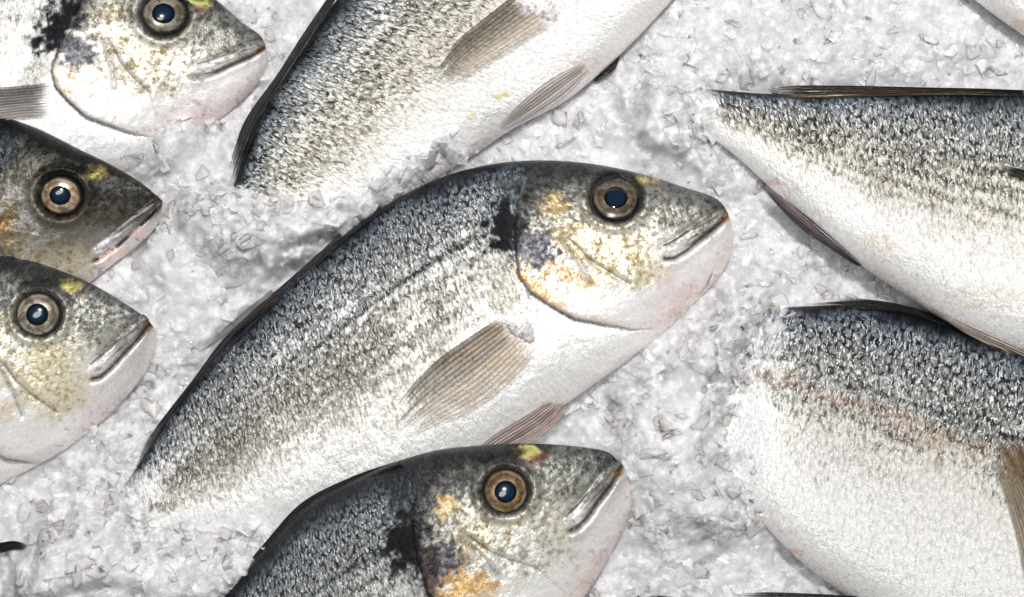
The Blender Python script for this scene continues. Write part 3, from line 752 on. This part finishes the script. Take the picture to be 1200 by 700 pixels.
D6 = [(722, 540), (718, 534), (710, 529), (690, 525), (650, 521), (600, 520), (552, 523), (510, 528), (460, 543), (406, 566), (360, 591), (320, 632), (264, 698), (205, 790), (160, 880), (140, 930)]
V6 = [(734, 548), (741, 556), (743, 575), (735, 610), (715, 650), (690, 692), (655, 740), (612, 785), (560, 830), (500, 870), (440, 905), (375, 935), (300, 955), (225, 965), (170, 970), (145, 975)]
bottom = Fish('dark bream at the bottom edge with gold eye, lying over the middle fish',
              D6, V6, dict(seed=2, eye=(592.5,575.5,26.5), dark=.40, khead=.35, gloss=.7, blood=1., redeye=.8, orange=1.2, spk=[.95, .92, .86, .80, .72, .60, .40, .2, .06],
                           late=[(600, 590, 26, 14, (.25, .25, .22), .0), (628, 650, 62, 44, (.93, .92, .88), .75), (545, 612, 24, 22, (.85, .82, .70), .6), (505, 668, 14, 40, (.05, .03, .025), .85), (560, 690, 30, 12, (.80, .50, .14), .6)]),
              z0=48, T=60, roll=22, nt=480, nv=240,
              lm=dict(eye=(592.5, 576), snout=(720, 538), mouth=(666, 624), blotch=(478, 632), gold=(622, 529), chin=(743, 572)))
bottom.eye(592.5, 575.5, 26.5, 'gold', 26)
bottom.jaw()
bottom.fin('dorsal_fin', [(470, 546), (420, 566), (362, 598), (322, 640), (266, 705)], [(470, 539), (412, 559), (354, 589), (312, 634), (256, 702)],
           [((.03, .03, .03), (.03, .03, .03)), ((.02, .02, .02), (.02, .02, .02))], rays=5, lift=-2, fallback=66, rag=0, alpha=(1, 1), nl=100)

D1 = [(310, 51), (308, 46), (303, 40), (286, 28), (263, 8), (235, -15), (195, -45), (140, -70), (80, -80), (10, -85), (-70, -75), (-170, -50), (-270, -10), (-350, 30), (-420, 65), (-460, 85)]
V1 = [(312, 58), (314, 66), (313, 76), (303, 96), (280, 121), (245, 149), (195, 178), (143, 203), (80, 224), (10, 240), (-60, 248), (-150, 240), (-250, 215), (-330, 180), (-410, 150), (-455, 135)]
topl = Fish('pale silver bream in the top left corner with blood spot beside its eye',
            D1, V1, dict(seed=3, gloss=.5, jawtone=2.2, tint=(.86, .86, .87), eye=(193,17,27), orange=.45, blotch=1., redeye=1., blood=.7, spk=[.8, .72, .6, .52, .44, .38, .30, .2, .1], frost=[(150, 180, 60, 18, 20, .6)],
                         late=[(200, 100, 60, 40, (.9, .9, .89), .3)]),
            z0=8, T=58, roll=4, nt=420, nv=240,
            lm=dict(eye=(194, 18), snout=(311, 52), mouth=(222, 89), blotch=(73, 32), chin=(313, 76)))
topl.eye(193, 17, 27, 'grey', 24.5)
topl.jaw()
topl.fin('pectoral_fin', [(62, 97), (20, 102), (-40, 106), (-90, 118)], [(60, 138), (20, 140), (-40, 150), (-90, 160)],
         [((.16, .13, .12), (.12, .10, .09)), ((.62, .55, .50), (.7, .65, .6))], rays=12, lift=4, alpha=(1, .9))

D2 = [(190, 238), (188, 234), (183, 229), (165, 214), (130, 193), (95, 176), (45, 151), (0, 135), (-50, 128), (-110, 130), (-170, 138), (-240, 158), (-310, 185), (-380, 215), (-440, 242), (-480, 258)]
V2 = [(189, 246), (187, 254), (184, 264), (165, 285), (135, 308), (100, 335), (55, 362), (5, 382), (-50, 395), (-110, 405), (-170, 405), (-240, 395), (-310, 375), (-380, 350), (-440, 325), (-480, 312)]
midl = Fish('dark brown bream head with cream eye ring, squeezed between two paler heads',
            D2, V2, dict(seed=4, eye=(72,229.5,25.5), dark=.74, gloss=.8, khead=0, blood=.5, orange=1.0, jawtone=2.6, spk=[.9, .85, .75, .7, .62, .5, .4, .2, .1], tint=(1.0, .97, .92),
                         stains=[], late=[(22, 222, 26, 12, (.80, .78, .70), .7), (5, 275, 14, 22, (.85, .42, .06), .6), (118, 203, 12, 8, (.9, .8, .25), .8), (95, 262, 60, 36, (.22, .17, .11), .55), (40, 300, 40, 20, (.6, .5, .34), .5), (138, 300, 30, 13, (.95, .75, .70), .85), (168, 276, 22, 9, (.95, .75, .70), .8), (120, 225, 40, 16, (.05, .055, .065), .6)]),
            z0=30, T=52, roll=24, nt=420, nv=230,
            lm=dict(eye=(72, 229.5), snout=(189, 236), mouth=(116, 303), gold=(118, 203), chin=(187, 258)))
midl.eye(72, 229.5, 24.5, 'cream', 22.5)
midl.jaw()

D3 = [(178, 381), (175, 377), (169, 371), (141, 352), (104, 331), (62, 314), (25, 302), (0, 296), (-50, 290), (-110, 295), (-180, 310), (-250, 340), (-320, 385), (-390, 440), (-440, 475), (-480, 490)]
V3 = [(181, 388), (183, 396), (181, 412), (168, 441), (130, 484), (85, 521), (41, 547), (0, 568), (-60, 590), (-130, 600), (-200, 598), (-270, 585), (-340, 565), (-400, 545), (-450, 530), (-485, 525)]
lowl = Fish('silver bream head at the left edge, lowest of the three heads there',
            D3, V3, dict(seed=5, eye=(45.5,368.5,26), blood=.4, orange=.5, jawtone=1.25, spk=[.8, .7, .55, .48, .42, .3, .2, .1, .03]),
            z0=34, T=60, roll=26, nt=420, nv=240,
            lm=dict(eye=(46, 368), snout=(177, 379), mouth=(97, 445), gold=(94, 329), chin=(182, 402), pec=(-62, 540)))
lowl.eye(45.5, 368.5, 26, 'pale', 26)
lowl.jaw()

D4 = [(838, -262), (834, -266), (825, -268), (795, -268), (750, -262), (690, -245), (620, -215), (550, -170), (490, -115), (440, -60), (396, -2), (361, 51), (333, 91), (304, 140), (270, 226), (235, 300)]
V4 = [(846, -250), (850, -240), (852, -225), (858, -190), (862, -150), (850, -90), (830, -40), (806, -20), (767, 23), (730, 61), (665, 117), (600, 152), (540, 192), (465, 238), (375, 288), (275, 335)]
topc = Fish('speckled bream at the top centre, head out of frame, tail end buried in ice',
            D4, V4, dict(seed=6, cell=1.1, head=False, scal=1.0, rows=.07, lateral=.5, tint=(1., .96, .86), spk=[.86, .78, .68, .64, .60, .50, .34, .14, .04],
                         frost=[(455, 215, 130, 24, -32, .95), (330, 250, 70, 30, -20, .75)], stains=[(585, 113, 10, 5, (.72, .62, .15), .8), (553, 137, 7, 4, (.72, .62, .15), .7), (700, 75, 40, 14, (.78, .66, .62), .5)]),
            z0=22, T=60, roll=0, drop=26, nt=460, nv=240, dropat=.62)
topc.fin('pectoral_fin', [(606, -8), (567, 23), (534, 51), (501, 94)], [(655, 26), (613, 52), (567, 80), (518, 108)],
         [((.20, .13, .07), (.16, .12, .08)), ((.85, .56, .24), (1., .82, .58))], rays=11, lift=5, alpha=(1, .9), edge_alpha=(1, .4), lean=4, rag=.28)
topc.fin_root(633, 8, 26, 15, 34, .4)
topc.fin('pelvic_fin', [(683, 74), (646, 93), (613, 119), (583, 149)], [(690, 84), (662, 112), (627, 136), (588, 156)],
         [((.80, .70, .66), (.52, .42, .38)), ((.84, .78, .75), (.84, .78, .75))], rays=7, lift=6, alpha=(.95, .9), fallback=30)
topc.fin('dorsal_fin', [(396, -5), (366, 50), (338, 92), (310, 140), (292, 180), (276, 222)], [(388, -8), (354, 42), (326, 86), (288, 140), (274, 178), (266, 212)],
         [((.03, .03, .03), (.03, .03, .03)), ((.06, .05, .05), (.02, .02, .02))], rays=5, lift=0, fallback=20, rag=.1, alpha=(1, 1), nl=90)
topc.fin('far_pectoral_fin', [(728, 62), (718, 74), (704, 86), (694, 93)], [(722, 80), (712, 88), (702, 94), (694, 98)],
         [((.04, .03, .03), (.04, .03, .03)), ((.04, .03, .03), (.04, .03, .03))], rays=4, lift=0, fallback=8, alpha=(1, 1))

D7 = [(1568, 270), (1564, 262), (1555, 250), (1530, 222), (1495, 190), (1440, 160), (1370, 136), (1290, 120), (1200, 110), (1130, 108), (1071, 109), (985, 110), (901, 110), (845, 106), (812, 103), (775, 100)]
V7 = [(1568, 285), (1565, 300), (1558, 318), (1540, 355), (1510, 390), (1460, 420), (1400, 438), (1320, 440), (1215, 420), (1130, 388), (1071, 353), (985, 293), (915, 232), (870, 190), (832, 162), (785, 150)]
STR = dict(head=False, scal=1.0)
rightu = Fish('bream at the upper right with striped dark back and dark fin under its belly',
              D7, V7, dict(STR, seed=7, cell=1.15, rows=.15, lateral=.6, spk=[.66, .66, .72, .76, .66, .48, .24, .10, .04], tint=(1., .96, .89),
                           stains=[(1035, 285, 24, 16, (.82, .66, .52), .5), (1150, 262, 14, 12, (.75, .66, .52), .4), (905, 214, 14, 5, (.72, .35, .35), .6), (1150, 350, 60, 16, (.80, .68, .56), .4)],
                           frost=[(822, 140, 24, 50, 0, .7)]),
              z0=34, T=60, roll=0, drop=30, nt=480, nv=240, dropat=.66)
rightu.fin('dorsal_fin', [(1200, 114), (1140, 112), (1090, 112), (1000, 114), (935, 116), (906, 112)], [(1200, 106), (1140, 104), (1088, 103), (1000, 101), (930, 101), (900, 105)],
           [((.05, .04, .025), (.14, .10, .05)), ((.008, .008, .008), (.015, .012, .01))], rays=4, lift=2, fallback=38, rag=0, alpha=(1, 1), nl=110)
rightu.fin('anal_fin', [(1012, 312), (985, 288), (955, 262), (925, 238), (894, 214)], [(1004, 312), (970, 290), (938, 268), (910, 240), (887, 212)],
           [((.20, .14, .16), (.28, .20, .22)), ((.03, .03, .045), (.05, .045, .05))], rays=5, lift=1, fallback=30, rag=.1, alpha=(1, 1), nl=80)
rightu.fin('pectoral_fin', [(1290, 232), (1250, 214), (1210, 202), (1168, 193)], [(1280, 262), (1245, 240), (1210, 218), (1176, 200)],
           [((.05, .05, .045), (.03, .03, .03)), ((.20, .17, .12), (.10, .09, .07))], rays=8, lift=5, alpha=(1, 1))
rightu.fin('pelvic_fin', [(1215, 418), (1170, 398), (1130, 380), (1085, 356)], [(1205, 426), (1165, 408), (1130, 390), (1090, 364)],
           [((.62, .50, .42), (.66, .56, .50)), ((.45, .34, .27), (.5, .4, .34))], rays=4, lift=1, fallback=34, alpha=(1, 1))

D8 = [(1486, 662), (1485, 652), (1480, 636), (1465, 600), (1440, 555), (1400, 515), (1345, 476), (1275, 440), (1200, 411), (1130, 388), (1060, 366), (1000, 358), (925, 360), (862, 366), (800, 382), (745, 405)]
V8 = [(1482, 675), (1475, 690), (1465, 706), (1440, 738), (1400, 765), (1340, 785), (1270, 795), (1190, 790), (1110, 762), (1050, 732), (990, 697), (935, 655), (880, 600), (835, 555), (790, 505), (742, 452)]
rightl = Fish('broad bream at the lower right with blue black scaly back and bright white flank',
              D8, V8, dict(STR, seed=8, cell=1.15, rows=.06, lateral=1.2, border=.36, scal=1.15, spk=[.92, .88, .82, .76, .62, .22, .18, .16, .08],
                           stains=[(1085, 520, 30, 8, (.50, .36, .24), .7), (1100, 548, 6, 12, (.6, .42, .25), .6), (905, 440, 40, 14, (.62, .48, .40), .5), (925, 648, 12, 5, (.7, .35, .18), .7)],
                           frost=[(880, 500, 28, 90, 0, .85), (905, 400, 24, 40, 0, .5)]),
              z0=16, T=64, roll=4, drop=40, nt=520, nv=280, dropat=.70)
rightl.fin('pectoral_fin', [(1300, 650), (1240, 575), (1205, 530), (1156, 494)], [(1215, 760), (1202, 690), (1188, 620), (1152, 504)],
           [((.22, .17, .08), (.30, .16, .06)), ((.62, .54, .30), (.52, .34, .16))], rays=14, lift=6, alpha=(1, .95), edge_alpha=(1, .8), rag=.2, label='brown and yellow pectoral fin')
rightl.fin('upper_fin_rays', [(1255, 640), (1230, 590), (1205, 540), (1180, 496)], [(1245, 690), (1220, 620), (1200, 565), (1183, 500)],
           [((.20, .13, .07), (.30, .18, .08)), ((.12, .09, .08), (.36, .25, .14))], rays=5, lift=8, alpha=(1, .95), rag=.3)
rightl.fin('dorsal_fin', [(1210, 418), (1120, 386), (1060, 368), (1000, 362), (935, 362)], [(1212, 409), (1122, 378), (1060, 358), (1000, 350), (940, 354)],
           [((.02, .02, .025), (.02, .02, .02)), ((.015, .015, .018), (.02, .02, .02))], rays=6, lift=2, fallback=18, rag=.2, alpha=(1, 1), nl=90)

sh = lambda P, dx, dy: [(x + dx, y + dy) for x, y in P]
cornr = Fish('pinkish white belly of a bream poking into the top right corner', sh(D7, 165, -287), sh(V7, 165, -287),
             dict(STR, seed=9, rows=.2, spk=[.66, .66, .72, .76, .66, .48, .24, .10, .04], tint=(1., .94, .93), stains=[(1196, 30, 12, 8, (.75, .55, .40), .6)]),
             z0=34, T=60, drop=30, nt=220, nv=110)
botr = Fish('bream below the bottom right edge with only its dark back fin in view', sh(D7, -42, 595), sh(V7, -42, 595),
            dict(STR, seed=10, rows=.2, spk=[.66, .66, .72, .76, .66, .48, .24, .10, .04]), z0=20, T=58, drop=24, nt=220, nv=110)
botr.fin('dorsal_fin', [(1060, 706), (1000, 704), (940, 703), (895, 704), (868, 702)], [(1060, 700), (1000, 698), (940, 695), (895, 694), (866, 696)],
         [((.03, .03, .03), (.03, .03, .03)), ((.02, .02, .02), (.03, .025, .02))], rays=3, lift=2, fallback=24, rag=.05, alpha=(1, 1), nl=80)
botl = Fish('dark bream fin tip showing in a hollow of ice at the bottom left corner', [(x * .9 - 830, y * .9 + 560) for x, y in D7], [(x * .9 - 830, y * .9 + 560) for x, y in V7],
            dict(STR, seed=12, rows=.2, dark=.7, spk=[.8] * 9), z0=-14, T=40, nt=180, nv=90)
botl.fin('dorsal_fin', [(-60, 668), (-30, 654), (0, 648), (20, 644), (38, 646)], [(-60, 650), (-30, 640), (0, 636), (18, 634), (40, 641)],
         [((.03, .028, .028), (.03, .03, .03)), ((.02, .02, .02), (.03, .025, .02))], rays=4, lift=2, fallback=34, rag=.05, alpha=(1, 1), nl=60)

FISH = [main, bottom, topl, midl, lowl, topc, rightu, rightl, cornr, botr, botl]
# ---------------------------------------------------------------- ice bed
step = 2.1
xs = np.arange(-170, 1371, step); ys = np.arange(-150, 851, step)
GX, GY = np.meshgrid(xs, ys, indexing='ij')
Zi = ice_h(GX, GY)
# shade of the cavities between lumps, painted into the ice colour
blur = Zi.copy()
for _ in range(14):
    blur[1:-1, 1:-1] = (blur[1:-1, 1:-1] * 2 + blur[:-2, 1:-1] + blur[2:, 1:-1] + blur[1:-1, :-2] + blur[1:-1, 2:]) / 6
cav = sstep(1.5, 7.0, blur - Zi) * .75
V = np.stack([GX.ravel(), GY.ravel(), Zi.ravel()], 1)
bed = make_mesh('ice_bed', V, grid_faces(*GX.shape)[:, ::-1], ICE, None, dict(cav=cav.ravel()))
bed['kind'] = 'structure'

def flake(rs):
    n = rs.randint(9, 15)
    p = rs.normal(size=(n, 3)); p /= np.linalg.norm(p, axis=1)[:, None]
    p *= rs.uniform(.75, 1.0, (n, 1)); p *= np.array([1, rs.uniform(.5, 1), rs.uniform(.14, .40)])
    bm = bmesh.new()
    for v in p: bm.verts.new(v)
    r = bmesh.ops.convex_hull(bm, input=bm.verts)
    bmesh.ops.delete(bm, geom=[v for v in bm.verts if not v.link_faces], context='VERTS')
    bmesh.ops.triangulate(bm, faces=bm.faces)
    bm.verts.index_update()
    vs = np.array([v.co[:] for v in bm.verts]); fs = np.array([[v.index for v in f.verts] for f in bm.faces])
    bm.free(); return vs, fs
protos = [flake(RNG) for _ in range(60)]
Vs, Fs, Ms = [], [], []; off = 0
NS = 15000
px = RNG.uniform(-120, 1320, NS); py = RNG.uniform(-110, 810, NS)
pz = ice_h(px, py); pe = 5.0
gxs = (ice_h(px + pe, py, False) - ice_h(px - pe, py, False)) / (2 * pe); gys = (ice_h(px, py + pe, False) - ice_h(px, py - pe, False)) / (2 * pe)
dens = fbm(px / 90, py / 90, 3, 61)
NX = 800
ends = [(280, 246), (330, 252), (400, 246), (470, 216), (530, 190), (802, 125), (815, 165), (898, 362), (862, 420), (850, 470), (855, 540), (870, 600), (150, 600), (210, 630), (290, 626), (350, 606), (120, 580)]
ec = np.array([ends[i] for i in RNG.randint(len(ends), size=NX)], float) + RNG.normal(0, 17, (NX, 2))
px = np.r_[px, ec[:, 0]]; py = np.r_[py, ec[:, 1]]
pz = ice_h(px, py); dens = np.r_[fbm(px[:NS] / 90, py[:NS] / 90, 3, 61), np.full(NX, 9.)]
gxs = (ice_h(px + pe, py, False) - ice_h(px - pe, py, False)) / (2 * pe); gys = (ice_h(px, py + pe, False) - ice_h(px, py - pe, False)) / (2 * pe)
for i in range(NS + NX):
    if dens[i] < .30 + .16 * RNG.rand(): continue
    zf = max([z for z in (f.z_at(px[i], py[i]) for f in FISH) if z is not None] or [-99])
    if zf > pz[i] + (12 if i < NS else 34): continue
    pz[i] = max(pz[i], zf) + (0 if i < NS else RNG.uniform(-2, 2))
    if bottom.z_at(px[i], py[i]) is not None or (py[i] < 450 and main.z_at(px[i], py[i]) is not None): continue
    vs, fs = protos[RNG.randint(len(protos))]
    sz = 3.5 + 21 * RNG.rand() ** 1.9
    a, b, c = RNG.uniform(0, 2 * math.pi), RNG.normal(0, .30), RNG.normal(0, .30)
    Rz = np.array([[math.cos(a), -math.sin(a), 0], [math.sin(a), math.cos(a), 0], [0, 0, 1]])
    Rx = np.array([[1, 0, 0], [0, math.cos(b), -math.sin(b)], [0, math.sin(b), math.cos(b)]])
    Ry = np.array([[math.cos(c), 0, math.sin(c)], [0, 1, 0], [-math.sin(c), 0, math.cos(c)]])
    w = (vs * sz) @ (Rz @ Rx @ Ry).T
    w[:, 2] += w[:, 0] * gxs[i] + w[:, 1] * gys[i]
    w = w + np.array([px[i], py[i], pz[i] - sz * .08])
    Vs.append(w); Fs.append(fs + off); off += len(w)
    Ms.append(np.full(len(fs), 1 if RNG.rand() < .12 else 0))
sh_ = make_mesh('crushed_ice', np.concatenate(Vs), np.concatenate(Fs)[:, ::-1], [SHARD, MILK], None, None, False, None, np.concatenate(Ms))
sh_['kind'] = 'stuff'; sh_['label'] = 'loose clear and milky flakes of crushed ice around the fish'; sh_['category'] = 'ice'

# ---------------------------------------------------------------- light, camera
w = bpy.data.worlds.new('World'); scene.world = w; w.use_nodes = True
bg = w.node_tree.nodes['Background']; bg.inputs[0].default_value = (.93, .96, 1.0, 1); bg.inputs[1].default_value = .13
def lamp(name, loc, target, sx, sy, power, col):
    l = bpy.data.lights.new(name, 'AREA'); l.shape = 'ELLIPSE'; l.size = sx; l.size_y = sy; l.energy = power; l.color = col
    o = bpy.data.objects.new(name, l); COL.objects.link(o); o.location = loc
    o.rotation_euler = (Vector(target) - Vector(loc)).to_track_quat('-Z', 'Y').to_euler()
    return o
lamp('stall_lamp', (.14, .50, 1.5), (0, 0, 0), .17, .12, 28, (1, .975, .94))
lamp('added_softbox', (-.06, .10, 1.75), (0, 0, 0), .85, .5, 15, (.97, .985, 1))  # softbox added out of view so the silver scales reflect something bright

cam = bpy.data.cameras.new('camera'); co = bpy.data.objects.new('camera', cam); COL.objects.link(co)
cam.sensor_width = 36; cam.lens = 36 * H / 1200; cam.clip_start = .01; cam.clip_end = 50
co.location = (0, 0, H * U); co.rotation_euler = (0, 0, 0)
cam.dof.use_dof = True; cam.dof.focus_distance = (H - 60) * U; cam.dof.aperture_fstop = 8
scene.camera = co
for o in scene.objects:
    if '_o' in o: del o['_o']
scene.view_settings.view_transform = 'Standard'; scene.view_settings.look = 'None'
scene.view_settings.exposure = 0; scene.view_settings.gamma = 1
scene.render.engine = 'CYCLES'
cy = scene.cycles
cy.max_bounces = 10; cy.transmission_bounces = 8; cy.transparent_max_bounces = 12; cy.diffuse_bounces = 4; cy.glossy_bounces = 4
cy.use_denoising = True; cy.sample_clamp_indirect = 6
